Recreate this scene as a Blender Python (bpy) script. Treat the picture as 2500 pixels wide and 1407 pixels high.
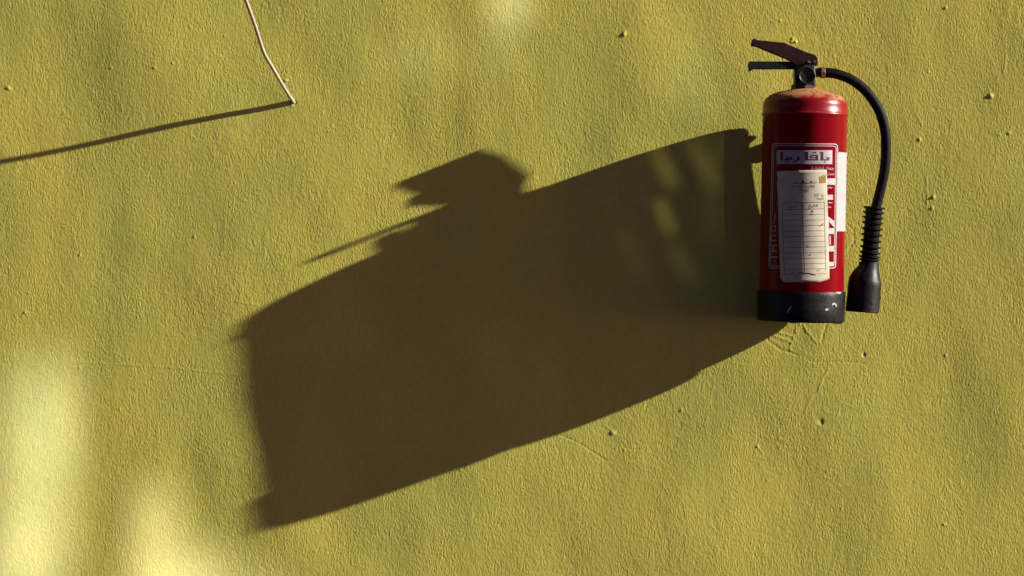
import bpy, bmesh, math, random
import numpy as np
from mathutils import Vector, Matrix, Euler

for _o in list(bpy.data.objects):
    bpy.data.objects.remove(_o, do_unlink=True)
sc = bpy.context.scene
COL = sc.collection
random.seed(7)

# ------------------------------------------------------------------ scale, camera, light
S = 0.00078          # metres per unit; all plan measures below are in units of 0.78 mm
D = 5500.0           # camera distance from the wall, in units
CX, CY, H = 1250.0, 703.5, 1.35
K, M = 6.19, 2.43    # sun: right and up for one unit out of the wall

cam_data = bpy.data.cameras.new('camera')
cam = bpy.data.objects.new('camera', cam_data)
COL.objects.link(cam)
cam.location = (0, -D * S, H)
cam.rotation_euler = (math.radians(90), 0, 0)
cam_data.sensor_width = 36
cam_data.lens = 36 * D / 2500
cam_data.clip_end = 200
sc.camera = cam

sun_dir = Vector((K, -1.0, M)).normalized()
sun_elev = math.asin(sun_dir.z)
sun_rot = math.atan2(sun_dir.x, sun_dir.y)
world = bpy.data.worlds.new('World')
sc.world = world
world.use_nodes = True
wn = world.node_tree
wn.nodes.clear()
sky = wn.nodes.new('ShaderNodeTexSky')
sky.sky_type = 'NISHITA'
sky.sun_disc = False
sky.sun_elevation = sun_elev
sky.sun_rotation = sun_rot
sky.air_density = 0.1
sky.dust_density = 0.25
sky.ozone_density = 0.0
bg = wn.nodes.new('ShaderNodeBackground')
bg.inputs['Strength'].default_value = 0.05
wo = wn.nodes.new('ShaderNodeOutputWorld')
tint = wn.nodes.new('ShaderNodeVectorMath')      # the whole sky alike: tinted to turn the shaded wall browner
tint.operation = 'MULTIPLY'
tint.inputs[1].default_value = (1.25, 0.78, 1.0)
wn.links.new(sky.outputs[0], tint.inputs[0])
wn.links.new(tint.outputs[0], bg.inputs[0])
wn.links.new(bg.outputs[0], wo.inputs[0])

sun_data = bpy.data.lights.new('sun', 'SUN')
sun_data.energy = 5.0
sun_data.angle = math.radians(0.5)
sun_data.color = (1.0, 0.93, 0.82)
sun = bpy.data.objects.new('sun', sun_data)
COL.objects.link(sun)
sun.rotation_euler = sun_dir.to_track_quat('Z', 'Y').to_euler()
sun.location = (6, -1, 4)

sc.view_settings.view_transform = 'Standard'
sc.view_settings.look = 'None'
sc.view_settings.gamma = 1.0
sc.view_settings.use_curve_mapping = False
sc.view_settings.exposure = 1.2


def W(px, py, d=0.0):
    """plan position (as the wall is surveyed from the front) at distance d out of the wall -> world"""
    f = (1 - d / D) * S
    return Vector(((px - CX) * f, -d * S, H + (CY - py) * f))


# added area lamps in place of sunlight reflected off unseen window glass
GLINT_DIR = Vector((0.55, -1.0, 0.16)).normalized()
def glint(px, py, w, h, tilt, e, spread, col, dist=5.3):
    l = bpy.data.lights.new('glint_lamp', 'AREA')
    l.shape = 'ELLIPSE'
    l.size, l.size_y = w * S, h * S
    l.energy = e * math.pi / 4 * w * h * S * S
    l.spread = math.radians(spread)
    l.color = col
    o = bpy.data.objects.new('glint_lamp', l)
    COL.objects.link(o)
    o.location = W(px, py) + GLINT_DIR * dist
    q = GLINT_DIR.to_track_quat('Z', 'Y').to_matrix().to_4x4() @ Matrix.Rotation(math.radians(tilt), 4, 'Z')
    o.rotation_euler = q.to_euler()
COOL, WARM = (0.46, 0.455, 1.0), (1.0, 0.92, 0.72)
GL = [  # place on the wall, size, tilt, strength, softness, tint
    (85, 1190, 50, 600, 2, 8.5, 2.3, COOL),
    (140, 1020, 30, 330, 1, 4.4, 1.8, COOL),
    (40, 1400, 110, 300, 0, 2.6, 2.0, COOL),
    (372, 1390, 34, 440, -2, 7.5, 1.7, COOL),
    (450, 1460, 110, 260, -12, 4.0, 2.0, COOL),
    (560, 1450, 260, 140, 0, 1.2, 1.7, COOL),
    (1248, 0, 80, 130, 4, 2.4, 1.1, COOL),
    (1215, 110, 110, 130, 8, 0.5, 1.5, COOL),
    (1010, 140, 130, 110, -10, 0.5, 1.5, COOL),
    (1690, 200, 80, 190, 8, 0.35, 1.3, COOL),
    (1606, 372, 14, 70, 24, 0.30, 0.55, WARM),
    (1632, 425, 18, 80, 22, 0.34, 0.55, WARM),
    (1618, 512, 16, 60, 14, 0.34, 0.5, WARM),
    (1634, 552, 14, 50, 20, 0.34, 0.5, WARM),
    (1706, 372, 16, 90, 22, 0.30, 0.6, WARM),
    (1736, 430, 16, 80, 20, 0.32, 0.6, WARM),
    (1765, 365, 22, 70, 10, 0.16, 0.7, WARM),
    (1745, 520, 40, 150, 6, 0.06, 0.9, WARM),
    (1658, 625, 14, 70, 26, 0.18, 0.6, WARM),
    (1680, 670, 14, 60, 26, 0.12, 0.6, WARM),
    (1532, 590, 16, 90, 20, 0.08, 0.7, WARM),
    (1556, 655, 16, 60, 24, 0.08, 0.7, WARM),
]
for g in GL:
    glint(*g)

# ------------------------------------------------------------------ materials
def mat(name, col, rough=0.5, spec=0.5, coat=0.0, var=0.0, var_scale=40, bump=0.0, bump_scale=200, metal=0.0):
    m = bpy.data.materials.new(name)
    m.use_nodes = True
    nt = m.node_tree
    b = nt.nodes['Principled BSDF']
    b.inputs['Base Color'].default_value = (*col, 1)
    b.inputs['Roughness'].default_value = rough
    b.inputs['Specular IOR Level'].default_value = spec
    b.inputs['Coat Weight'].default_value = coat
    b.inputs['Metallic'].default_value = metal
    tc = nt.nodes.new('ShaderNodeTexCoord')
    if var:
        n = nt.nodes.new('ShaderNodeTexNoise')
        n.inputs['Scale'].default_value = var_scale
        n.inputs['Detail'].default_value = 6
        nt.links.new(tc.outputs['Object'], n.inputs['Vector'])
        r = nt.nodes.new('ShaderNodeMapRange')
        r.inputs[1].default_value = 0.3; r.inputs[2].default_value = 0.7
        r.inputs[3].default_value = 1 - var; r.inputs[4].default_value = 1 + var
        nt.links.new(n.outputs['Fac'], r.inputs[0])
        v = nt.nodes.new('ShaderNodeVectorMath'); v.operation = 'SCALE'
        v.inputs[0].default_value = col
        nt.links.new(r.outputs[0], v.inputs['Scale'])
        nt.links.new(v.outputs[0], b.inputs['Base Color'])
        r2 = nt.nodes.new('ShaderNodeMapRange')
        r2.inputs[3].default_value = max(0.02, rough - 0.12); r2.inputs[4].default_value = min(1, rough + 0.12)
        nt.links.new(n.outputs['Fac'], r2.inputs[0])
        nt.links.new(r2.outputs[0], b.inputs['Roughness'])
    if bump:
        n2 = nt.nodes.new('ShaderNodeTexNoise')
        n2.inputs['Scale'].default_value = bump_scale
        n2.inputs['Detail'].default_value = 4
        nt.links.new(tc.outputs['Object'], n2.inputs['Vector'])
        bp = nt.nodes.new('ShaderNodeBump')
        bp.inputs['Strength'].default_value = 1
        bp.inputs['Distance'].default_value = bump
        nt.links.new(n2.outputs['Fac'], bp.inputs['Height'])
        nt.links.new(bp.outputs[0], b.inputs['Normal'])
    return m

def wall_material():
    m = bpy.data.materials.new('ochre_plaster')
    m.use_nodes = True
    nt = m.node_tree
    b = nt.nodes['Principled BSDF']
    b.inputs['Roughness'].default_value = 0.9
    b.inputs['Specular IOR Level'].default_value = 0.08
    tc = nt.nodes.new('ShaderNodeTexCoord')
    mp = nt.nodes.new('ShaderNodeMapping')
    mp.inputs['Scale'].default_value = (2.2, 1, 1.3)
    nt.links.new(tc.outputs['Object'], mp.inputs[0])
    n1 = nt.nodes.new('ShaderNodeTexNoise')
    n1.inputs['Scale'].default_value = 2.2
    n1.inputs['Detail'].default_value = 5
    n1.inputs['Roughness'].default_value = 0.55
    nt.links.new(mp.outputs[0], n1.inputs['Vector'])
    cr = nt.nodes.new('ShaderNodeValToRGB')
    cr.color_ramp.elements[0].position = 0.33
    cr.color_ramp.elements[0].color = (0.490, 0.482, 0.098, 1)
    cr.color_ramp.elements[1].position = 0.67
    cr.color_ramp.elements[1].color = (0.600, 0.540, 0.103, 1)
    nt.links.new(n1.outputs['Fac'], cr.inputs[0])
    n2 = nt.nodes.new('ShaderNodeTexNoise')
    n2.inputs['Scale'].default_value = 60
    n2.inputs['Detail'].default_value = 6
    nt.links.new(mp.outputs[0], n2.inputs['Vector'])
    r = nt.nodes.new('ShaderNodeMapRange')
    r.inputs[1].default_value = 0.3; r.inputs[2].default_value = 0.7
    r.inputs[3].default_value = 0.92; r.inputs[4].default_value = 1.06
    nt.links.new(n2.outputs['Fac'], r.inputs[0])
    v = nt.nodes.new('ShaderNodeVectorMath'); v.operation = 'SCALE'
    nt.links.new(cr.outputs[0], v.inputs[0])
    nt.links.new(r.outputs[0], v.inputs['Scale'])
    nt.links.new(v.outputs[0], b.inputs['Base Color'])
    # finest grain of the roller stipple
    mp2 = nt.nodes.new('ShaderNodeMapping')
    mp2.inputs['Scale'].default_value = (1, 1, 0.5)
    mp2.inputs['Rotation'].default_value = (0, 0.12, 0)
    nt.links.new(tc.outputs['Object'], mp2.inputs[0])
    n3 = nt.nodes.new('ShaderNodeTexNoise')
    n3.inputs['Scale'].default_value = 330
    n3.inputs['Detail'].default_value = 2.0
    n3.inputs['Distortion'].default_value = 0.5
    nt.links.new(mp2.outputs[0], n3.inputs['Vector'])
    bp = nt.nodes.new('ShaderNodeBump')
    bp.inputs['Distance'].default_value = 0.00115
    n4 = nt.nodes.new('ShaderNodeTexNoise')
    n4.inputs['Scale'].default_value = 9
    n4.inputs['Detail'].default_value = 4
    nt.links.new(mp.outputs[0], n4.inputs['Vector'])
    r4 = nt.nodes.new('ShaderNodeMapRange')
    r4.inputs[1].default_value = 0.32; r4.inputs[2].default_value = 0.68
    r4.inputs[3].default_value = 0.45; r4.inputs[4].default_value = 1.0
    nt.links.new(n4.outputs['Fac'], r4.inputs[0])
    nt.links.new(r4.outputs[0], bp.inputs['Strength'])
    nt.links.new(n3.outputs['Fac'], bp.inputs['Height'])
    nt.links.new(bp.outputs[0], b.inputs['Normal'])
    return m

def red_paint():
    m = bpy.data.materials.new('red_enamel')
    m.use_nodes = True
    nt = m.node_tree
    b = nt.nodes['Principled BSDF']
    b.inputs['Specular IOR Level'].default_value = 0.30
    tc = nt.nodes.new('ShaderNodeTexCoord')
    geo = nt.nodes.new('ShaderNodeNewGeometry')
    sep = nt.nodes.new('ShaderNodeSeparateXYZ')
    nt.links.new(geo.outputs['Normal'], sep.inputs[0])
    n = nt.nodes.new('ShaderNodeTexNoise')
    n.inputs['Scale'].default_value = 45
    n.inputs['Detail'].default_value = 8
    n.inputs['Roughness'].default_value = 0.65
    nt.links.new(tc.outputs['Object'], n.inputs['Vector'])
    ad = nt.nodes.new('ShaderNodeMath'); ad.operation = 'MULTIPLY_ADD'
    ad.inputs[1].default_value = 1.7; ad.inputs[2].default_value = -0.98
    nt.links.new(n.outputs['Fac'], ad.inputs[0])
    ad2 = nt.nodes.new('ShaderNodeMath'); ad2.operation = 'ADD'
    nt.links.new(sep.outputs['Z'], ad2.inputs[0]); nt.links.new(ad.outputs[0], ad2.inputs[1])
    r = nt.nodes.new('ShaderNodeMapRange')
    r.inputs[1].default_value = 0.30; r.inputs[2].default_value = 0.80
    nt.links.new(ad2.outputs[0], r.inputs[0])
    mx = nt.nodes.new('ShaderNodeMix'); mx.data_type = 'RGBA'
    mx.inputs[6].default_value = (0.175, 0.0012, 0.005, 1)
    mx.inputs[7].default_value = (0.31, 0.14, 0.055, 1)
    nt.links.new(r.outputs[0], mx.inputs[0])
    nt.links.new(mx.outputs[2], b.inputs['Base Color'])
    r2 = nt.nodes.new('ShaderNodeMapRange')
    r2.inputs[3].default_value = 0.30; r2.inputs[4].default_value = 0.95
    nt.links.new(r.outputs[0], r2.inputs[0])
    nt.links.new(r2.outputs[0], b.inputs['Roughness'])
    return m

MT = dict(
    wall=wall_material(),
    red=red_paint(),
    lever=mat('dark_red_enamel', (0.022, 0.004, 0.004), 0.6, 0.15, var=0.3, var_scale=60),
    black=mat('black_plastic', (0.0035, 0.0035, 0.004), 0.46, 0.22, var=0.5, var_scale=60, bump=0.0007, bump_scale=120),
    rubber=mat('black_rubber', (0.003, 0.0027, 0.0034), 0.6, 0.10, var=0.25, var_scale=90),
    brass=mat('dull_black_metal', (0.012, 0.012, 0.012), 0.45, 0.3, var=0.3, var_scale=80),
    steelblack=mat('black_lacquer', (0.008, 0.009, 0.011), 0.5, 0.22, var=0.3, var_scale=80),
    steel=mat('worn_steel', (0.35, 0.32, 0.29), 0.4, 0.5, metal=0.9, var=0.3, var_scale=120),
    crimp=mat('brown_steel', (0.25, 0.17, 0.12), 0.45, 0.5, metal=0.8, var=0.3, var_scale=120),
    print=mat('white_print', (0.30, 0.28, 0.28), 0.4, 0.4, var=0.08, var_scale=90),
    maroon=mat('maroon_print', (0.045, 0.003, 0.006), 0.4, 0.4),
    paper=mat('aged_paper', (0.46, 0.42, 0.315), 0.75, 0.25, var=0.17, var_scale=35, bump=0.0003, bump_scale=60),
    ink=mat('black_ink', (0.03, 0.027, 0.022), 0.7, 0.2),
    line=mat('grey_ink', (0.085, 0.075, 0.055), 0.7, 0.2),
    stain=mat('tan_stain', (0.24, 0.15, 0.045), 0.8, 0.2, var=0.25, var_scale=150),
    sticker=mat('white_sticker', (0.29, 0.285, 0.29), 0.5, 0.3, var=0.05, var_scale=60),
    wire=mat('cream_cable_sheath', (0.37, 0.30, 0.22), 0.6, 0.25, var=0.1, var_scale=60),
    gauge=mat('gauge_face', (0.05, 0.055, 0.03), 0.4, 0.5),
    scuff=mat('pale_scuff', (0.28, 0.28, 0.29), 0.6, 0.3, var=0.3, var_scale=200),
    crust=mat('dried_mud', (0.16, 0.085, 0.045), 0.95, 0.1, var=0.35, var_scale=200),
)

# ------------------------------------------------------------------ mesh helpers
def make(name, verts, faces, m, parent=None, sharp=35):
    me = bpy.data.meshes.new(name)
    me.from_pydata([tuple(v) for v in verts], [], faces)
    me.materials.append(MT[m])
    bm = bmesh.new(); bm.from_mesh(me)
    bmesh.ops.recalc_face_normals(bm, faces=bm.faces)
    bm.to_mesh(me); bm.free()
    me.shade_smooth()
    if sharp:
        me.set_sharp_from_angle(angle=math.radians(sharp))
    me.update()
    o = bpy.data.objects.new(name, me)
    COL.objects.link(o)
    if parent:
        o.parent = parent
    return o

def catmull(pts, n=10):
    P = [np.array(p, float) for p in pts]
    P = [2 * P[0] - P[1]] + P + [2 * P[-1] - P[-2]]
    out = []
    for i in range(1, len(P) - 2):
        for j in range(n):
            t = j / n
            a, b, c, d = P[i - 1:i + 3]
            out.append(0.5 * (2 * b + (c - a) * t + (2 * a - 5 * b + 4 * c - d) * t * t + (3 * b - a - 3 * c + d) * t ** 3))
    out.append(P[-2])
    return out

def tube(path, rad, nseg=20, cap=True):
    """path of Vectors, rad number or list -> verts, faces"""
    P = [Vector(p) for p in path]
    rad = rad if hasattr(rad, '__len__') else [rad] * len(P)
    V, F = [], []
    up = None
    for i, p in enumerate(P):
        t = (P[min(i + 1, len(P) - 1)] - P[max(i - 1, 0)]).normalized()
        if up is None:
            up = t.orthogonal().normalized()
        up = (up - t * up.dot(t)).normalized()
        sd = t.cross(up)
        for j in range(nseg):
            a = 2 * math.pi * j / nseg
            V.append(p + (up * math.cos(a) + sd * math.sin(a)) * rad[i])
    n = nseg
    for i in range(len(P) - 1):
        for j in range(n):
            F.append((i * n + j, i * n + (j + 1) % n, (i + 1) * n + (j + 1) % n, (i + 1) * n + j))
    if cap:
        F.append(tuple(range(n)))
        F.append(tuple((len(P) - 1) * n + j for j in range(n)))
    return V, F

def lathe(prof, nseg=96, cap=True):
    V, F = [], []
    for r, z in prof:
        for j in range(nseg):
            a = 2 * math.pi * j / nseg
            V.append((r * math.cos(a), r * math.sin(a), z))
    n = nseg
    for i in range(len(prof) - 1):
        for j in range(n):
            F.append((i * n + j, i * n + (j + 1) % n, (i + 1) * n + (j + 1) % n, (i + 1) * n + j))
    if cap:
        F.append(tuple(range(n))); F.append(tuple((len(prof) - 1) * n + j for j in range(n)))
    return V, F

def prism(poly, a, b):
    """poly: list of Vectors; extruded along vectors a..b (added)"""
    n = len(poly)
    V = [p + a for p in poly] + [p + b for p in poly]
    F = [tuple(range(n)), tuple(range(2 * n - 1, n - 1, -1))]
    for i in range(n):
        F.append((i, (i + 1) % n, n + (i + 1) % n, n + i))
    return V, F

def bevel(o, w, seg=2):
    bm = bmesh.new(); bm.from_mesh(o.data)
    bmesh.ops.bevel(bm, geom=[e for e in bm.edges if e.is_manifold and e.calc_face_angle(0) > 0.5],
                    offset=w, segments=seg, affect='EDGES', profile=0.5, clamp_overlap=True)
    bm.to_mesh(o.data); bm.free()
    o.data.shade_smooth(); o.data.set_sharp_from_angle(angle=math.radians(40))

def join(parts):
    V, F = [], []
    for v, f in parts:
        k = len(V)
        V += list(v); F += [tuple(i + k for i in q) for q in f]
    return V, F

# ------------------------------------------------------------------ the wall
def build_wall():
    rng = np.random.default_rng(11)
    step = 0.0016
    nx, nz = 1420, 800
    fx = np.fft.fftfreq(nx, step)[None, :]
    fz = np.fft.fftfreq(nz, step)[:, None]
    def field(lx, lz, power=2.0, rot=0.0):
        c, s = math.cos(rot), math.sin(rot)
        gx = fx * c + fz * s; gz = -fx * s + fz * c
        q = np.sqrt((gx * lx) ** 2 + (gz * lz) ** 2)
        amp = q ** power * np.exp(-q ** 2 * power / 2)
        h = np.fft.ifft2(np.fft.fft2(rng.standard_normal((nz, nx))) * amp).real
        return h
    def norm_slope(h, slope):
        g = np.gradient(h, step, axis=1)
        return h * (slope / g.std())
    xs = (np.arange(nx) - (nx - 1) / 2) * step
    zs = (np.arange(nz) - (nz - 1) / 2) * step
    PX = xs / S + CX                      # plan coordinates
    PY = CY - zs / S
    GX, GY = np.meshgrid(PX, PY)
    def mask(l):
        a = field(l, l, 1.0); a /= a.std()
        return 1 / (1 + np.exp(-3 * a))
    st = [norm_slope(field(0.0068, 0.013, 1.6, r), 1.0) for r in (-0.22, 0.02, 0.28)]
    m1, m2 = mask(0.18), mask(0.22)
    stip = st[1] * (1 - m1) * 0.9 + m1 * (st[0] * m2 + st[2] * (1 - m2))
    stip = stip + 0.12 * stip ** 2 / stip.std()
    amp = 0.75 + 0.5 * mask(0.15)
    # rough, re-plastered spots
    for (x, y, rx, ry, a) in [(1915, 1050, 45, 60, 2.2), (2030, 1150, 25, 70, 1.8), (2225, 420, 45, 80, 0.6),
                              (2270, 490, 20, 30, 1.0), (2240, 345, 12, 20, 0.8), (1960, 850, 90, 45, 0.4)]:
        amp = amp + a * np.exp(-(((GX - x) / rx) ** 2 + ((GY - y) / ry) ** 2))
    h = norm_slope(stip, 0.016) * amp
    h += norm_slope(field(0.028, 0.05, 1.5), 0.007)
    h += norm_slope(field(0.17, 0.26, 1.2), 0.0075)
    h += norm_slope(field(0.5, 0.6, 1.2), 0.008)
    # slow swells of the plaster coat
    for (x, y, rx, ry, a) in [(430, 200, 330, 260, 1.8), (2680, 500, 260, 900, 6.0), (335, 1130, 75, 330, 1.6), (10, 1100, 90, 330, 2.2), (1560, 60, 60, 160, 1.2), (700, 1290, 60, 160, 1.4),
                              (200, 160, 110, 200, -1.6), (1650, 1330, 90, 120, 1.4)]:
        h += a * S * np.exp(-(((GX - x) / rx) ** 2 + ((GY - y) / ry) ** 2))
    # lumps and pits left in the paint
    for (x, y, r, a) in [(22, 214, 8, 2.6), (272, 165, 5, 1.6), (378, 165, 5, 1.8), (421, 153, 4, 1.2), (410, 275, 4, 1.2),
                         (548, 88, 4, 1.4), (62, 766, 6, 2.2), (195, 900, 4, 1.6), (292, 1000, 4, 1.2), (55, 1225, 4, 1.0),
                         (475, 578, 5, 1.4), (140, 458, 4, 1.2), (540, 620, 5, 1.2), (195, 623, 4, 1.2), (697, 198, 6, 2.4),
                         (1523, 84, 7, 3.4), (1936, 98, 7, 2.6), (1941, 103, 5, 2.6), (1906, 52, 5, 1.6), (2308, 18, 5, 2.4), (2416, 235, 7, 3.4),
                         (2245, 343, 7, 2.4), (2277, 481, 6, 2.6), (2462, 325, 6, 2.0), (2275, 510, 7, 1.8), (2305, 1280, 5, 1.6),
                         (1497, 1056, 7, 2.0), (1665, 1000, 5, 1.6), (1850, 1090, 6, 1.6), (1526, 1100, 5, 1.2), (1415, 555, 4, 1.4),
                         (945, 890, 4, 1.4), (800, 320, 4, 1.0), (1830, 760, 4, 0.8), (2310, 868, 6, 1.2), (2110, 868, 5, -3.2),
                         (2003, 1031, 7, -4.0), (721, 252, 6, -4.0), (712, 256, 5, 1.6), (985, 1205, 4, 1.0), (1150, 1260, 4, 1.0), (770, 1345, 5, 1.0), (2440, 330, 5, 0.9)]:
        for k_ in range(4):
            rr_ = r * random.uniform(0.4, 0.75)
            ox, oy = random.uniform(-.5, .5) * r, random.uniform(-.6, .6) * r
            e_ = random.uniform(0.7, 1.4)
            h += random.uniform(0.12, 0.38) * a * S * np.exp(-((((GX - x - ox) * e_) ** 2 + (GY - y - oy) ** 2) / rr_ ** 2) ** 1.4)
    # cracks and scratches
    def crack(pts, w, a, jit=3.0):
        P = []
        for (x0, y0), (x1, y1) in zip(pts[:-1], pts[1:]):
            n = max(2, int(math.hypot(x1 - x0, y1 - y0) / 7))
            for i in range(n):
                t = i / n
                P.append((x0 + (x1 - x0) * t + random.uniform(-jit, jit) * 0.5, y0 + (y1 - y0) * t + random.uniform(-jit, jit) * 0.5))
        P.append(pts[-1])
        xa = min(p[0] for p in P) - 30; xb = max(p[0] for p in P) + 30
        ya = min(p[1] for p in P) - 30; yb = max(p[1] for p in P) + 30
        ix = np.where((PX > xa) & (PX < xb))[0]; iy = np.where((PY > ya) & (PY < yb))[0]
        if not len(ix) or not len(iy):
            return
        sub = np.ix_(iy, ix)
        X, Y = GX[sub], GY[sub]
        d = np.full(X.shape, 1e9)
        for (x0, y0), (x1, y1) in zip(P[:-1], P[1:]):
            dx, dy = x1 - x0, y1 - y0
            t = np.clip(((X - x0) * dx + (Y - y0) * dy) / (dx * dx + dy * dy + 1e-9), 0, 1)
            d = np.minimum(d, np.hypot(X - x0 - t * dx, Y - y0 - t * dy))
        h[sub] += 0.46 * a * S * np.exp(-(d / (0.66 * w)) ** 2)
    z4 = lambda L: [(1780 + u / 5.627, 660 + v / 5.627) for u, v in L]
    z3 = lambda L: [(1668 + u / 3.0, 750 + v / 3.0) for u, v in L]
    crack(z4([(530, 910), (600, 890), (720, 945), (800, 960), (850, 1000), (845, 1100)]), 3.2, 1.3)
    crack(z4([(530, 920), (535, 970), (700, 1090), (850, 1130), (940, 1170)]), 3.2, -1.5)
    crack(z4([(640, 850), (780, 870), (880, 910), (900, 980), (850, 1000)]), 3.2, 1.3)
    crack(z4([(930, 860), (910, 820), (960, 780), (1000, 700)]), 3.2, 1.3)
    crack(z4([(1010, 740), (1060, 850), (1120, 900), (1200, 1000)]), 3.2, 1.4)
    crack(z4([(1360, 690), (1310, 830), (1270, 970)]), 3.2, -1.4)
    crack(z4([(1060, 1240), (1150, 1260), (1400, 1260), (1850, 1280)]), 3.0, -0.8)
    crack(z3([(1060, 450), (1010, 540), (990, 620)]), 3.0, 1.1)
    crack(z3([(990, 620), (940, 650), (910, 730), (890, 780)]), 3.0, 1.0)
    crack([(1368, 1062), (1420, 1086), (1480, 1125)], 2.8, -1.2, 1)
    crack([(575, 736), (600, 742), (630, 745)], 2.8, 1.0, 1)
    crack([(190, 884), (400, 897), (580, 916)], 2.8, 0.7, 2)
    crack([(1478, 1040), (1490, 1050), (1503, 1061)], 2.8, 1.0, 2)
    crack([(2066, 545), (2083, 562), (2086, 590), (2072, 612)], 3.0, -1.3)
    crack([(2456, 130), (2450, 182)], 3.0, 0.9, 1)
    crack([(2233, 275), (2243, 292), (2252, 307)], 2.8, 1.0, 2)
    crack([(2262, 430), (2264, 500)], 3.0, 0.8, 1)
    crack([(400, 716), (430, 722)], 2.6, 0.7, 1)
    # run the sheet on beyond the detailed middle
    ext = np.array([0.01, 0.03, 0.06, 0.12, 0.25, 0.5, 1.0, 1.6])
    ax = np.concatenate([xs[0] - ext[::-1], xs, xs[-1] + ext])
    az = np.concatenate([zs[0] - ext[::-1][1:], zs, zs[-1] + ext[:-1]])
    n = 40
    wx = np.clip(np.minimum(np.arange(nx), np.arange(nx)[::-1]) / n, 0, 1)
    wz = np.clip(np.minimum(np.arange(nz), np.arange(nz)[::-1]) / n, 0, 1)
    h = (h - h.mean()) * wx[None, :] * wz[:, None]
    HH = np.zeros((len(az), len(ax)))
    HH[len(ext) - 1:len(ext) - 1 + nz, len(ext):len(ext) + nx] = h
    X, Z = np.meshgrid(ax, az + H)
    co = np.stack([X, -HH, Z], -1).reshape(-1, 3).astype(np.float32)
    R, C = X.shape
    idx = np.arange(R * C).reshape(R, C)
    quads = np.stack([idx[:-1, :-1], idx[:-1, 1:], idx[1:, 1:], idx[1:, :-1]], -1).reshape(-1, 4).astype(np.int32)
    me = bpy.data.meshes.new('wall')
    me.vertices.add(len(co)); me.vertices.foreach_set('co', co.ravel())
    me.loops.add(quads.size); me.loops.foreach_set('vertex_index', quads.ravel())
    me.polygons.add(len(quads))
    me.polygons.foreach_set('loop_start', np.arange(0, quads.size, 4, dtype=np.int32))
    me.update(calc_edges=True)
    me.shade_smooth()
    me.materials.append(MT['wall'])
    o = bpy.data.objects.new('wall', me)
    COL.objects.link(o)
    o['kind'] = 'structure'
    o['label'] = 'olive yellow rough plastered wall with cracks and lumps'
    return o
wall = build_wall()

# ------------------------------------------------------------------ the fire extinguisher
ext = bpy.data.objects.new('fire_extinguisher', None)
COL.objects.link(ext)
ext.location = W(1955, 789, 108)
ext.rotation_euler = (math.radians(1.5), math.radians(0.95), 0)
ext.empty_display_size = 0.05
ext['label'] = 'red fire extinguisher with black hose and worn paper sticker hung on the wall'
ext['category'] = 'fire extinguisher'
MW = Matrix.LocRotScale(ext.location, ext.rotation_euler, None)
MI = MW.inverted()
def L(px, py, d):
    return MI @ W(px, py, d)
R = 100.4 * S
CAML = MI @ cam.location
def onc(px, py, e):
    """point of the cylinder wall (raised by e units) seen at a plan position"""
    dr = (MI.to_3x3() @ Vector(((px - CX) / D, 1, (CY - py) / D)))
    a = dr.x ** 2 + dr.y ** 2
    b = CAML.x * dr.x + CAML.y * dr.y
    c = CAML.x ** 2 + CAML.y ** 2 - (R + e * S) ** 2
    disc = max(0.0, b * b - a * c)
    t = (-b - math.sqrt(disc)) / a
    return CAML + dr * t

u = S
prof = [(96, 12), (100.4, 18), (100.4, 492), (102.2, 494.3), (103.2, 497), (102.2, 499.7), (100.4, 502), (100.4, 518), (99.6, 525), (97, 531),
        (93, 536), (87, 540.5), (78, 545), (66, 549.5), (52, 553.5), (38, 557), (28, 560), (26, 563), (25, 572)]
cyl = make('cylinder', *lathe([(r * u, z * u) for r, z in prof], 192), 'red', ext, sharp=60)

# mud dried on the shoulder
vs, fs = [], []
rnd = random.Random(3)
for i in range(46):
    a = rnd.uniform(0, 2 * math.pi); r = rnd.uniform(40, 92)
    z = np.interp(r, [28, 52, 66, 78, 87, 93, 97], [560, 553.5, 549.5, 545, 540.5, 536, 531])
    sx = rnd.uniform(1.5, 4.0); sz = rnd.uniform(0.8, 2.4)
    c = Vector((r * math.cos(a), r * math.sin(a), z))
    k = len(vs)
    for zz, rr in ((-0.6, 1.0), (0.5, 0.8), (1.0, 0.2)):
        for j in range(6):
            b = j * math.pi / 3 + rnd.uniform(-.3, .3)
            q = rnd.uniform(.7, 1.2)
            vs.append((c + Vector((sx * rr * q * math.cos(b), sx * rr * q * math.sin(b), sz * zz))) * u)
    for lay in range(2):
        for j in range(6):
            fs.append((k + lay * 6 + j, k + lay * 6 + (j + 1) % 6, k + lay * 6 + 6 + (j + 1) % 6, k + lay * 6 + 6 + j))
    fs.append(tuple(k + 12 + j for j in range(6)))
mud = make('dried_mud', vs, fs, 'crust', cyl, sharp=0)
mud['kind'] = 'stuff'

# plastic boot
prof = [(60, 5), (98, 4), (102.6, 5.5), (104.2, 9), (104.2, 40), (104.8, 66), (104.8, 74), (104, 76.2), (101.4, 76.4), (100.8, 74), (100.8, 20)]
V, F = lathe([(r * u, z * u) for r, z in prof], 160)
boot = make('base_boot', [(x, y - (0.8 * u if y < 0 else 0) * abs(y) / (105 * u), z) for x, y, z in V], F, 'black', ext, sharp=50)
def lug(px0, px1, py0, py1, d):
    p = [L(px0, py0, d), L(px1, py0, d), L(px1, py1, d), L(px0, py1, d)]
    o = make('foot', *prism(p, Vector((0, 0, 0)), Vector((0, 26 * u, 0))), 'black', boot)
    bevel(o, 1.5 * u)
lug(2034, 2057, 778, 791, 150)
lug(1930, 1947, 780, 790, 195)

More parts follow.
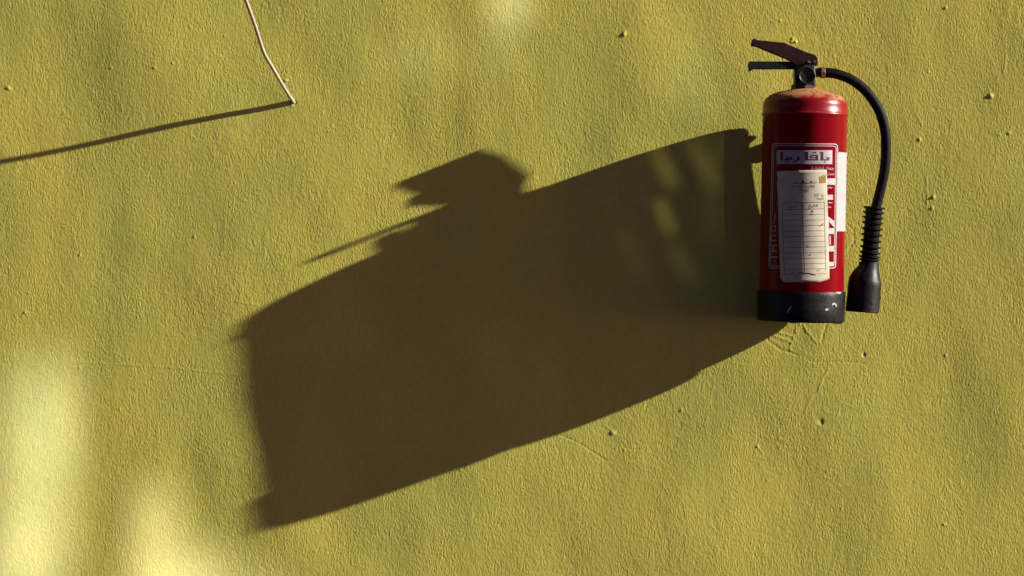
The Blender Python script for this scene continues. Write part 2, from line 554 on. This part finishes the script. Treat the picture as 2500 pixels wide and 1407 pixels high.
def on_r(px, py, rr):
    global R
    keep = R
    R = rr * u
    p = onc(px, py, 0)
    R = keep
    return p
def patch(name, pts, m, parent, rr):
    """small scuff laid on the boot: closed outline, thin and slightly proud"""
    V = [on_r(x, y, rr) for x, y in pts]
    n = len(V)
    make(name, V, [tuple(range(n))], m, parent, sharp=0)
cres = [(2031, 744), (2033, 740.5), (2037, 739.5), (2041, 741.5), (2043.5, 746), (2043, 749.5), (2041, 750), (2040, 746.5), (2037, 744), (2034, 744.5), (2032, 746)]
patch('scuff', cres, 'scuff', boot, 106.2)
patch('scuff', [(1922, 766), (1920.5, 761), (1926, 753), (1932, 747.5), (1933.5, 750), (1928, 757), (1924, 763)], 'scuff', boot, 106.2)
patch('scuff', [(2014, 757), (2018, 753), (2024, 754), (2022, 758), (2016, 759)], 'scuff', boot, 106.0)
patch('scuff', [(2040, 713.5), (2052, 713), (2054, 716), (2049, 718), (2043, 716.5)], 'scuff', boot, 106.0)

# valve head
TZ = 127.0
vx = [L(1938, 214, TZ), L(1988, 214, TZ), L(1988, 160, TZ), L(1938, 160, TZ)]
valve = make('valve_body', *prism(vx, Vector((0, -22 * u, 0)), Vector((0, 17 * u, 0))), 'brass', ext)
bevel(valve, 4 * u, 3)
c = L(1962, 214, TZ)
pr = [(30, -6), (30, 4), (27, 7), (24, 8)]
V, F = lathe([(r * u, z * u) for r, z in pr], 8)
make('neck_nut', [Vector(v) + c for v in V], F, 'brass', valve, sharp=20)
# pressure gauge facing the front
def disc_front(name, c, prof, m, parent, n=40):
    V, F = lathe(prof, n)
    return make(name, [c + Vector((v[0], -v[2], v[1])) for v in V], F, m, parent, sharp=40)
gc = L(1966, 187, TZ) + Vector((0, -22 * u, 0))
ga = disc_front('pressure_gauge', gc, [(9 * u, 0), (9 * u, 5 * u), (19 * u, 6 * u), (20 * u, 8 * u), (20 * u, 15 * u), (18.5 * u, 16.5 * u), (17 * u, 15.5 * u), (16.5 * u, 13 * u)], 'brass', valve)
disc_front('gauge_face', gc, [(0.1 * u, 13.4 * u), (16.6 * u, 13.4 * u)], 'gauge', ga)

def channel(name, top, low, m, h0, h1, t=3.0):
    """pressed-steel channel: two side plates joined by a plate along the top outline; h0 half width at the tip, h1 at the pivot"""
    pts = top + low[::-1]
    xs_ = [p[0] for p in pts]
    hw = lambda x: (h0 + (h1 - h0) * (x - min(xs_)) / (max(xs_) - min(xs_))) * u
    parts = []
    def slab(A, B):
        n = len(A)
        return A + B, [tuple(range(n)), tuple(range(2 * n - 1, n - 1, -1))] + [(i, (i + 1) % n, n + (i + 1) % n, n + i) for i in range(n)]
    for sgn in (-1, 1):
        parts.append(slab([L(x, y, TZ) + Vector((0, 5 * u + sgn * hw(x), 0)) for x, y in pts], [L(x, y, TZ) + Vector((0, 5 * u + sgn * (hw(x) - t * u), 0)) for x, y in pts]))
    pl = [(x, y - 0.5) for x, y in top] + [(x + 0.6, y + 3.2) for x, y in top][::-1]
    parts.append(slab([L(x, y, TZ) + Vector((0, 5 * u - hw(x) + 0.4 * u, 0)) for x, y in pl], [L(x, y, TZ) + Vector((0, 5 * u + hw(x) - 0.4 * u, 0)) for x, y in pl]))
    o = make(name, *join(parts), m, ext, sharp=30)
    bevel(o, 0.7 * u, 1)
    return o
lever = channel('squeeze_lever',
                [(1837, 97.5), (1841, 95.2), (1846, 99.5), (1880, 102.5), (1913, 105.8), (1940, 117), (1967, 128.5), (1987, 134.5), (1993.5, 140.5), (1995.5, 150)],
                [(1835, 111), (1848, 113.5), (1870, 123), (1894, 133), (1918, 143), (1930, 149), (1938, 156), (1955, 166), (1984, 169), (1994.5, 160)],
                'lever', 17, 11)
handle = channel('carry_handle',
                 [(1827.5, 156), (1830, 151.2), (1860, 150.8), (1900, 151.2), (1940, 151.5), (1960, 151.5), (1986, 152)],
                 [(1829, 174), (1834, 173), (1839, 169), (1900, 169), (1940, 169), (1960, 170), (1986, 170)],
                 'steelblack', 11, 9)
def rivet(px, py, half, parent):
    c = L(px, py, TZ)
    V, F = lathe([(4 * u, -half * u), (5 * u, -half * u + 1 * u), (5 * u, half * u - 1 * u), (4 * u, half * u)], 20)
    make('rivet', [c + Vector((v[0], v[2], v[1])) for v in V], F, 'brass', parent)
rivet(1984, 152, 12.5, lever)
# safety pin with its pull ring standing out to the front
pin_c = L(1962, 157, TZ)
V, F = tube([pin_c + Vector((0, 22 * u, 0)), pin_c + Vector((0, -20 * u, 0))], 2.2 * u, 12)
pin = make('safety_pin', V, F, 'steel', ext)
rc = pin_c + Vector((0, -43 * u, 0.5 * u))
ring = [rc + Vector((9 * u * math.cos(a), 24 * u * math.sin(a), 0)) for a in np.linspace(0, 2 * math.pi, 49)]
V, F = tube(ring, 2.7 * u, 10, cap=False)
make('pull_ring', V, F, 'brass', pin, sharp=0)

# hose
V, F = tube([L(1984, 178, TZ), L(1992, 178, TZ), L(2005, 177.5, TZ)], [11 * u, 11 * u, 11 * u], 6)
con = make('hose_connector', V, F, 'brass', ext, sharp=20)
hp = [(2000, 177.5, 127), (2014, 177.8, 127), (2040, 180.5, 127), (2078, 195, 127), (2114, 223, 126), (2143, 264, 124), (2159, 310, 121), (2163, 360, 118),
      (2160, 410, 115), (2150, 462, 112), (2137, 512, 110), (2130, 540, 108)]
path = catmull([L(*p) for p in hp], 12)
V, F = tube(path, 12.0 * u, 24)
hose = make('hose', V, F, 'rubber', ext, sharp=0)
V, F = tube([L(2003, 177.6, 127), L(2004, 177.6, 127), L(2012.5, 177.8, 127), L(2013.5, 177.8, 127)], [12.4 * u, 13.6 * u, 13.6 * u, 12.4 * u], 24)
make('crimp_ring', V, F, 'crimp', hose, sharp=30)

# nozzle: ridged grip and horn
ax = [(2134, 506, 110), (2131, 540, 109), (2127.5, 580, 107), (2123.5, 620, 105), (2121.5, 642, 104)]
apath = catmull([L(*p) for p in ax], 10)
rr = np.linspace(19.5, 18.5, len(apath)) * u
grip = make('grip_sleeve', *tube(apath, list(rr), 28), 'rubber', ext, sharp=40)
nr = 11
for i in range(nr):
    f = (i + 0.15) / nr * (len(apath) - 1) * 0.985
    j = int(f); t = f - j
    p = Vector(apath[j]).lerp(Vector(apath[min(j + 1, len(apath) - 1)]), t)
    d = (Vector(apath[min(j + 1, len(apath) - 1)]) - Vector(apath[max(j - 1, 0)])).normalized()
    r0 = 25.5 - 1.0 * i / nr
    V, F = tube([p - d * 3.1 * u, p - d * 2.2 * u, p + d * 1.2 * u, p + d * 3.4 * u], [19 * u, r0 * u, r0 * u, 19 * u], 28)
    make('grip_ridge', V, F, 'rubber', grip, sharp=30)
hn = [(2121.6, 640, 104, 24.2), (2121, 652, 104, 25), (2116, 668, 103.5, 33), (2112.5, 683, 103, 39.5), (2111.8, 688, 103, 40.3), (2111, 695, 103, 40.4),
      (2108, 728, 102, 40.6), (2105.2, 760, 101, 41.2), (2105.1, 762, 101, 40.4), (2105.1, 762, 101, 37.4), (2107, 742, 101.5, 36)]
V, F = tube([L(x, y, d) for x, y, d, r in hn], [r * u * .98 for x, y, d, r in hn], 48)
# keep the ring planes square to the horn axis
horn = make('nozzle_horn', V, F, 'black', ext, sharp=28)

# ---- print and stickers on the cylinder
def lay(quads, e, step=3.0, vstep=40.0):
    """each quad (4 plan points: tl, tr, br, bl) laid on the cylinder in narrow strips"""
    V, F = [], []
    for q in quads:
        (x0, y0), (x1, y1), (x2, y2), (x3, y3) = q
        n = max(1, int(max(abs(x1 - x0), abs(x2 - x3)) / step))
        m = max(1, int(max(abs(y3 - y0), abs(y2 - y1)) / vstep))
        k = len(V)
        for j in range(m + 1):
            b = j / m
            for i in range(n + 1):
                a = i / n
                xt, yt = x0 + (x1 - x0) * a, y0 + (y1 - y0) * a
                xb, yb = x3 + (x2 - x3) * a, y3 + (y2 - y3) * a
                V.append(onc(xt + (xb - xt) * b, yt + (yb - yt) * b, e))
        for j in range(m):
            for i in range(n):
                a = k + j * (n + 1) + i
                F.append((a, a + 1, a + n + 2, a + n + 1))
    return V, F
def rect(x0, y0, x1, y1, sk=0.0):
    return ((x0, y0), (x1, y0), (x1 + sk, y1), (x0 + sk, y1))
def strip(pts, w):
    out = []
    for (xa, ya), (xb, yb) in zip(pts[:-1], pts[1:]):
        dx, dy = xb - xa, yb - ya
        l = math.hypot(dx, dy)
        ex, ey = dx / l * w * 0.35, dy / l * w * 0.35
        nx, ny = -dy / l * w / 2, dx / l * w / 2
        xa, ya, xb, yb = xa - ex, ya - ey, xb + ex, yb + ey
        out.append(((xa + nx, ya + ny), (xb + nx, yb + ny), (xb - nx, yb - ny), (xa - nx, ya - ny)))
    return out
def rounded(x0, y0, x1, y1, x2, y2, x3, y3, r):
    """closed outline tl, tr, br, bl with round corners"""
    P = [(x0, y0), (x1, y1), (x2, y2), (x3, y3)]
    out = []
    for i in range(4):
        p = np.array(P[i], float); a = np.array(P[i - 1], float); b = np.array(P[(i + 1) % 4], float)
        pa = p + (a - p) / np.linalg.norm(a - p) * r; pb = p + (b - p) / np.linalg.norm(b - p) * r
        for t in np.linspace(0, 1, 6):
            out.append(tuple((1 - t) ** 2 * pa + 2 * t * (1 - t) * p + t * t * pb))
    # long sides need points in between
    res = []
    out.append(out[0])
    for (xa, ya), (xb, yb) in zip(out[:-1], out[1:]):
        n = max(1, int(math.hypot(xb - xa, yb - ya) / 12))
        for i in range(n):
            res.append((xa + (xb - xa) * i / n, ya + (yb - ya) * i / n))
    res.append(out[-1])
    return res
def decal(name, quads, e, m, parent, **k):
    return make(name, *lay(quads, e, **k), m, parent, sharp=0)

decal('label_border', strip(rounded(1886, 351, 2045, 352, 2040, 655, 1877, 655, 9), 2.3), 0.3, 'print', cyl)
decal('label_border', strip(rounded(1890, 356, 2041.3, 357, 2036.4, 650, 1881, 650, 7), 1.6), 0.3, 'print', cyl)
z5 = lambda x, y: (1880 + x / 11.725, 340 + y / 11.725)
def q5(*p):
    return tuple(z5(*a) for a in p)
tit = decal('title_panel', [q5((190, 318), (1785, 318), (1782, 715), (186, 712))], 0.3, 'print', cyl)
gl = []
def r5(x0, y0, x1, y1):
    gl.append(q5((x0, y0), (x1, y0), (x1, y1), (x0, y1)))
# square-kufic lettering, drawn stroke by stroke
r5(1440, 575, 1700, 612); gl.append(q5((1605, 518), (1718, 518), (1702, 590), (1635, 590)))
r5(1450, 365, 1528, 590); gl.append(q5((1412, 365), (1455, 365), (1455, 402), (1440, 400)))
r5(1545, 638, 1592, 672)
r5(1000, 572, 1376, 607); r5(1312, 450, 1372, 580); r5(1185, 450, 1320, 482); r5(1150, 466, 1192, 540); r5(1180, 520, 1316, 545)
gl.append(q5((1190, 415), (1242, 365), (1262, 385), (1232, 415))); gl.append(q5((1242, 365), (1310, 365), (1295, 388), (1258, 388))); gl.append(q5((1310, 365), (1345, 415), (1306, 415), (1288, 385)))
r5(1000, 360, 1090, 580); gl.append(q5((952, 362), (1004, 362), (1004, 400), (985, 400)))
gl.append(q5((770, 500), (850, 500), (835, 600), (765, 600))); gl.append(q5((650, 640), (770, 580), (835, 600), (690, 680)))
r5(300, 572, 640, 607); r5(560, 515, 640, 580); r5(470, 500, 540, 580); r5(290, 360, 372, 607)
r5(430, 635, 475, 670); r5(490, 635, 535, 670)
decal('title_lettering', gl, 0.55, 'maroon', tit)

# lettering printed beside and below the sticker, white on red
pr = [rect(2019, 435.7, 2039, 451.4), rect(2020, 476, 2033.5, 488), rect(2022.5, 557.5, 2036.2, 571.6, -.3), rect(2025, 576, 2028.2, 598),
      rect(2014, 600.5, 2036, 614), rect(2014, 572, 2022.6, 652), rect(2020, 640, 2035.5, 650),
      ((2017, 527), (2021, 528), (2036.6, 545), (2036.6, 541)), ((2021, 528), (2036.6, 540), (2037, 556), (2024, 541)),
      ((2017, 527), (2024, 534), (2024, 557), (2017, 557))]
for y0, x0, x1 in ((458.4, 2022, 2031.5), (495, 2023, 2032), (506, 2021, 2028.5)):
    pr += strip([(x0, y0 + 1), (x0 + 3, y0 - 1), (x0 + 6, y0 + 1), (x1, y0)], 1.6)
decal('white_lettering', pr, 0.3, 'print', cyl)
pl = strip([(1893, 522), (1890, 545)], 2) + strip([(1881, 556), (1893, 550), (1893, 566), (1881, 560)], 2) + [rect(1879, 574, 1895, 577), rect(1879, 586, 1895, 589), rect(1879, 577, 1882, 586)]
pl += [rect(1878, 598, 1896, 601.5), rect(1878, 612, 1896, 615), rect(1886, 601.5, 1889, 612), rect(1877, 626, 1897, 630)]
decal('white_lettering', pl, 0.3, 'print', cyl)

def words(name, body, px, py, size, m, parent, e, right=False, rot=0.0, sx=1.0, width=None):
    """printed words laid on the cylinder, base line at px, py"""
    cu = bpy.data.curves.new(name, 'FONT')
    cu.body = body
    cu.size = size
    cu.resolution_u = 2
    o = bpy.data.objects.new(name, cu)
    COL.objects.link(o)
    dg = bpy.context.evaluated_depsgraph_get()
    me = o.evaluated_get(dg).to_mesh()
    P = [v.co.copy() for v in me.vertices]
    Fc = [tuple(p.vertices) for p in me.polygons]
    o.evaluated_get(dg).to_mesh_clear()
    bpy.data.objects.remove(o, do_unlink=True)
    bpy.data.curves.remove(cu)
    if not P:
        return None
    xa = min(p.x for p in P); xb = max(p.x for p in P)
    if width:
        sx = width / (xb - xa)
    V = []
    for p in P:
        x = ((p.x - xb) if right else (p.x - xa)) * sx
        V.append(onc(px + x * math.cos(rot) + p.y * math.sin(rot), py - p.y * math.cos(rot) + x * math.sin(rot), e))
    return make(name, V, Fc, m, parent, sharp=0)
AR1 = '\uFE94\uFBFF\uFE8E\uFED4\uFEC3\uFE87 \uFEAF\uFE8E\uFEEC\uFE9F'
words('white_lettering', AR1, 2036.5, 414.5, 11, 'print', cyl, 0.3, right=True, width=56)
words('white_lettering', '\uFEDE\uFEE4\uFECC\uFBFE', 2036.5, 427.5, 10, 'print', cyl, 0.3, right=True, width=17)

# inspection sticker of aged paper
def paper_pt(a, b):
    top = 418.5 - 4.2 * a
    bot = np.interp(a, [0, 0.03, 0.08, 0.8, 0.9, 0.94, 1], [679, 685, 689.8, 688.8, 685.2, 684.0, 680.5])
    topc = top + np.interp(a, [0, 0.03, 0.96, 1], [3, 0, 0, 2.2])
    y = topc + (bot - topc) * b
    xl = 1896.5 + 9 * b + (1.2 if 0.02 < b < 0.1 else 0); xr = 2018.2 + 6.6 * b
    return xl + (xr - xl) * a, y
nu, nv = 48, 40
V, F = [], []
prn = random.Random(5)
for j in range(nv + 1):
    for i in range(nu + 1):
        x, y = paper_pt(i / nu, j / nv)
        edge = i in (0, nu) or j in (0, nv)
        x += prn.uniform(-.35, .35) if edge else 0
        y += prn.uniform(-.35, .35) if edge else 0
        lift = 0.75 + (1.2 * max(0, 1 - abs(i - nu) / 3) * max(0, 1 - abs(j - nv) / 8)) + (0.5 if edge else 0)
        V.append(onc(x, y, lift))
k = len(V)
for j in range(nv + 1):
    for i in range(nu + 1):
        x, y = paper_pt(i / nu, j / nv)
        V.append(onc(x, y, 0.28))
for j in range(nv):
    for i in range(nu):
        a = j * (nu + 1) + i
        F.append((a, a + 1, a + nu + 2, a + nu + 1))
per = [i for i in range(nu + 1)] + [j * (nu + 1) + nu for j in range(1, nv + 1)] + [nv * (nu + 1) + i for i in range(nu - 1, -1, -1)] + [j * (nu + 1) for j in range(nv - 1, 0, -1)]
for a, b in zip(per, per[1:] + per[:1]):
    F.append((a, b, b + k, a + k))
paper = make('paper_sticker', V, F, 'paper', ext, sharp=0)
paper['label'] = 'yellowed paper inspection sticker with a ruled table'
E = 1.05
lines = []
ys = [494.5, 510.6, 524, 537.4, 550.9, 563.9, 577, 590.3, 603.6, 617.2, 630.7, 643.9, 656.7, 668.8]
for i, y in enumerate(ys):
    t = (y - 494) / 175
    xl, xr = 1909.5 + 5 * t, 2012.5 + 4.0 * t
    lines += strip([(xl, y + 1.6), ((xl + xr) / 2, y + .3), (xr, y - .6)], 1.05 if i in (0, 1) else 0.85)
lines += strip([(1909.5, 496), (1912, 583), (1914.5, 670)], 0.9)
lines += strip([(2012.6, 494), (2014.5, 583), (2016.4, 661)], 0.9)
decal('table_lines', lines, E, 'line', paper, step=3)
decal('table_divider', strip([(1957.5, 495), (1960.3, 550), (1961.5, 600), (1963.8, 664)], 1.7), E, 'ink', paper)
words('sticker_lettering', 'MONTILLON', 1933.5, 460.3, 9.5, 'ink', paper, E, width=55, rot=-0.03)
orn = strip([(1934, 449), (1946, 447), (1954, 448.5), (1960, 446), (1968, 448.2), (1978, 446.6), (1985, 447.4), (1994, 445.6)], 1.5)
orn += [rect(1957, 441.8, 1963.5, 448.5), rect(1979.5, 442.2, 1983, 445.6), rect(1942, 443.8, 1945, 446)]
decal('sticker_ornament', orn, E, 'ink', paper)
decal('sticker_lettering', strip([(1950, 464.6), (1962, 464.2), (1975, 463.4)], 1.6) + strip([(1951, 469.5), (1961, 469), (1973, 467.8)], 1.4), E, 'ink', paper)
words('sticker_lettering', '\uFEA6\uFBFE\uFEAD\uFE8E\uFE97 : \uFEA9\uFEAF\uFEAD', 2011, 478.6, 9.5, 'ink', paper, E, right=True, width=23)
words('sticker_lettering', ': \uFEEA\uFECC\uFBFF\uFE92\uFEC3', 2011, 487.4, 9.5, 'ink', paper, E, right=True, width=21)
words('sticker_lettering', '\uFEA6\uFBFE\uFEAD\uFE8E\uFE98\uFEDF\uFE8D', 1996.5, 505.6, 9.5, 'ink', paper, E, right=True, width=22)
words('sticker_lettering', '\uFEC9\uFEEE\uFEE8\uFEDF\uFE8D', 1944, 507.5, 9.5, 'ink', paper, E, right=True, width=20)
decal('glue_stain', [((2000, 431.5), (2016, 430), (2016.5, 447), (2000.5, 447.8))], E, 'stain', paper)
for i_, mk in enumerate([strip([(2001.5, 552.2), (2006, 549.2), (2010, 546.4)], 2.0),
           strip([(1952, 666), (1963, 667.4), (1975, 667.6), (1982, 670.6), (1990, 671.6)], 2.4),
           strip([(1994, 661.6), (2002, 659)], 1.3), strip([(1968, 598), (1976, 603.4)], 1.3),
           [rect(1982, 514, 1984.6, 519.4)], [rect(1979.5, 522.2, 1983, 525.2)], [rect(1976, 621.4, 1980, 624)],
           strip([(2006, 430.5), (2010, 428.2), (2018, 428.6)], 1.0)]):
    decal('pen_scratch', mk, E + 0.05, 'ink', paper)

# plain white sticker round the right side
V, F = [], []
n, m = 26, 20
for j in range(m + 1):
    yy = 371.5 + (565 - 371.5) * j / m
    p = onc(2046.4 - 0.026 * (yy - 371), yy, 0.4)
    a0 = math.atan2(p.y, p.x)
    for i in range(n + 1):
        a = a0 + 1.25 * i / n
        V.append(Vector(((R + .5 * u) * math.cos(a), (R + .5 * u) * math.sin(a), p.z)))
for j in range(m):
    for i in range(n):
        a = j * (n + 1) + i
        F.append((a, a + 1, a + n + 2, a + n + 1))
ws = make('white_sticker', V, F, 'sticker', ext, sharp=0)

# ------------------------------------------------------------------ the steel hook it hangs from
hook = bpy.data.objects.new('wall_bracket', None)
COL.objects.link(hook)
hook.location = W(1943, 372, 0)
hook['label'] = 'small dark steel wall bracket holding the back of the extinguisher'
hook['category'] = 'bracket'
def hbox(name, x0, x1, y0, y1, d0, d1):
    o0 = Vector(hook.location)
    p = [W(x, y, 0) - o0 for x, y in ((x0, y0), (x1, y0), (x1, y1), (x0, y1))]
    o = make(name, *prism(p, Vector((0, -d1 * u, 0)), Vector((0, -d0 * u, 0))), 'brass', hook)
    bevel(o, 0.8 * u, 1)
hbox('back_plate', 1915, 1972, 318, 440, -1, 4)
hbox('arm', 1930, 1956, 322, 358, 4, 17)

# ------------------------------------------------------------------ the cable sticking out of the wall
def cable():
    img = [(717, 250), (712, 243), (703, 229), (690, 208), (676, 184), (662, 160), (650, 140), (643, 125), (636, 105), (629, 82), (620, 55), (610, 27), (601, 2)]
    f0 = np.array([717.0, 250.0])
    pts = [W(719, 253, -8)]
    for (x, y) in img:
        lo, hi = 0.0, 600.0
        # distance from the wall follows from the straight shadow it throws
        for _ in range(50):
            d = (lo + hi) / 2
            f = 1 - d / D
            sx = CX + (x - CX) * f - K * d
            sy = CY + (y - CY) * f + M * d
            if sy < 250 + 0.2035 * (717 - sx):
                lo = d
            else:
                hi = d
        pts.append(W(x, y, d))
    d_last = d
    for (x, y, dd) in [(588, -40, d_last + 30), (570, -110, d_last + 62), (545, -190, d_last + 70), (520, -290, d_last + 30), (500, -420, 120), (490, -560, 30), (488, -650, 4), (488, -1100, 4)]:
        pts.append(W(x, y, dd))
    o0 = W(717, 250, 0)
    V, F = tube([Vector(p) - o0 for p in catmull(pts, 8)], 4.3 * S, 16)
    o = make('cable', V, F, 'wire', None, sharp=0)
    o.location = o0
    o['label'] = 'thin cream cable curving out of a hole in the wall'
    o['category'] = 'cable'
cable()

sc.cycles.max_bounces = 8
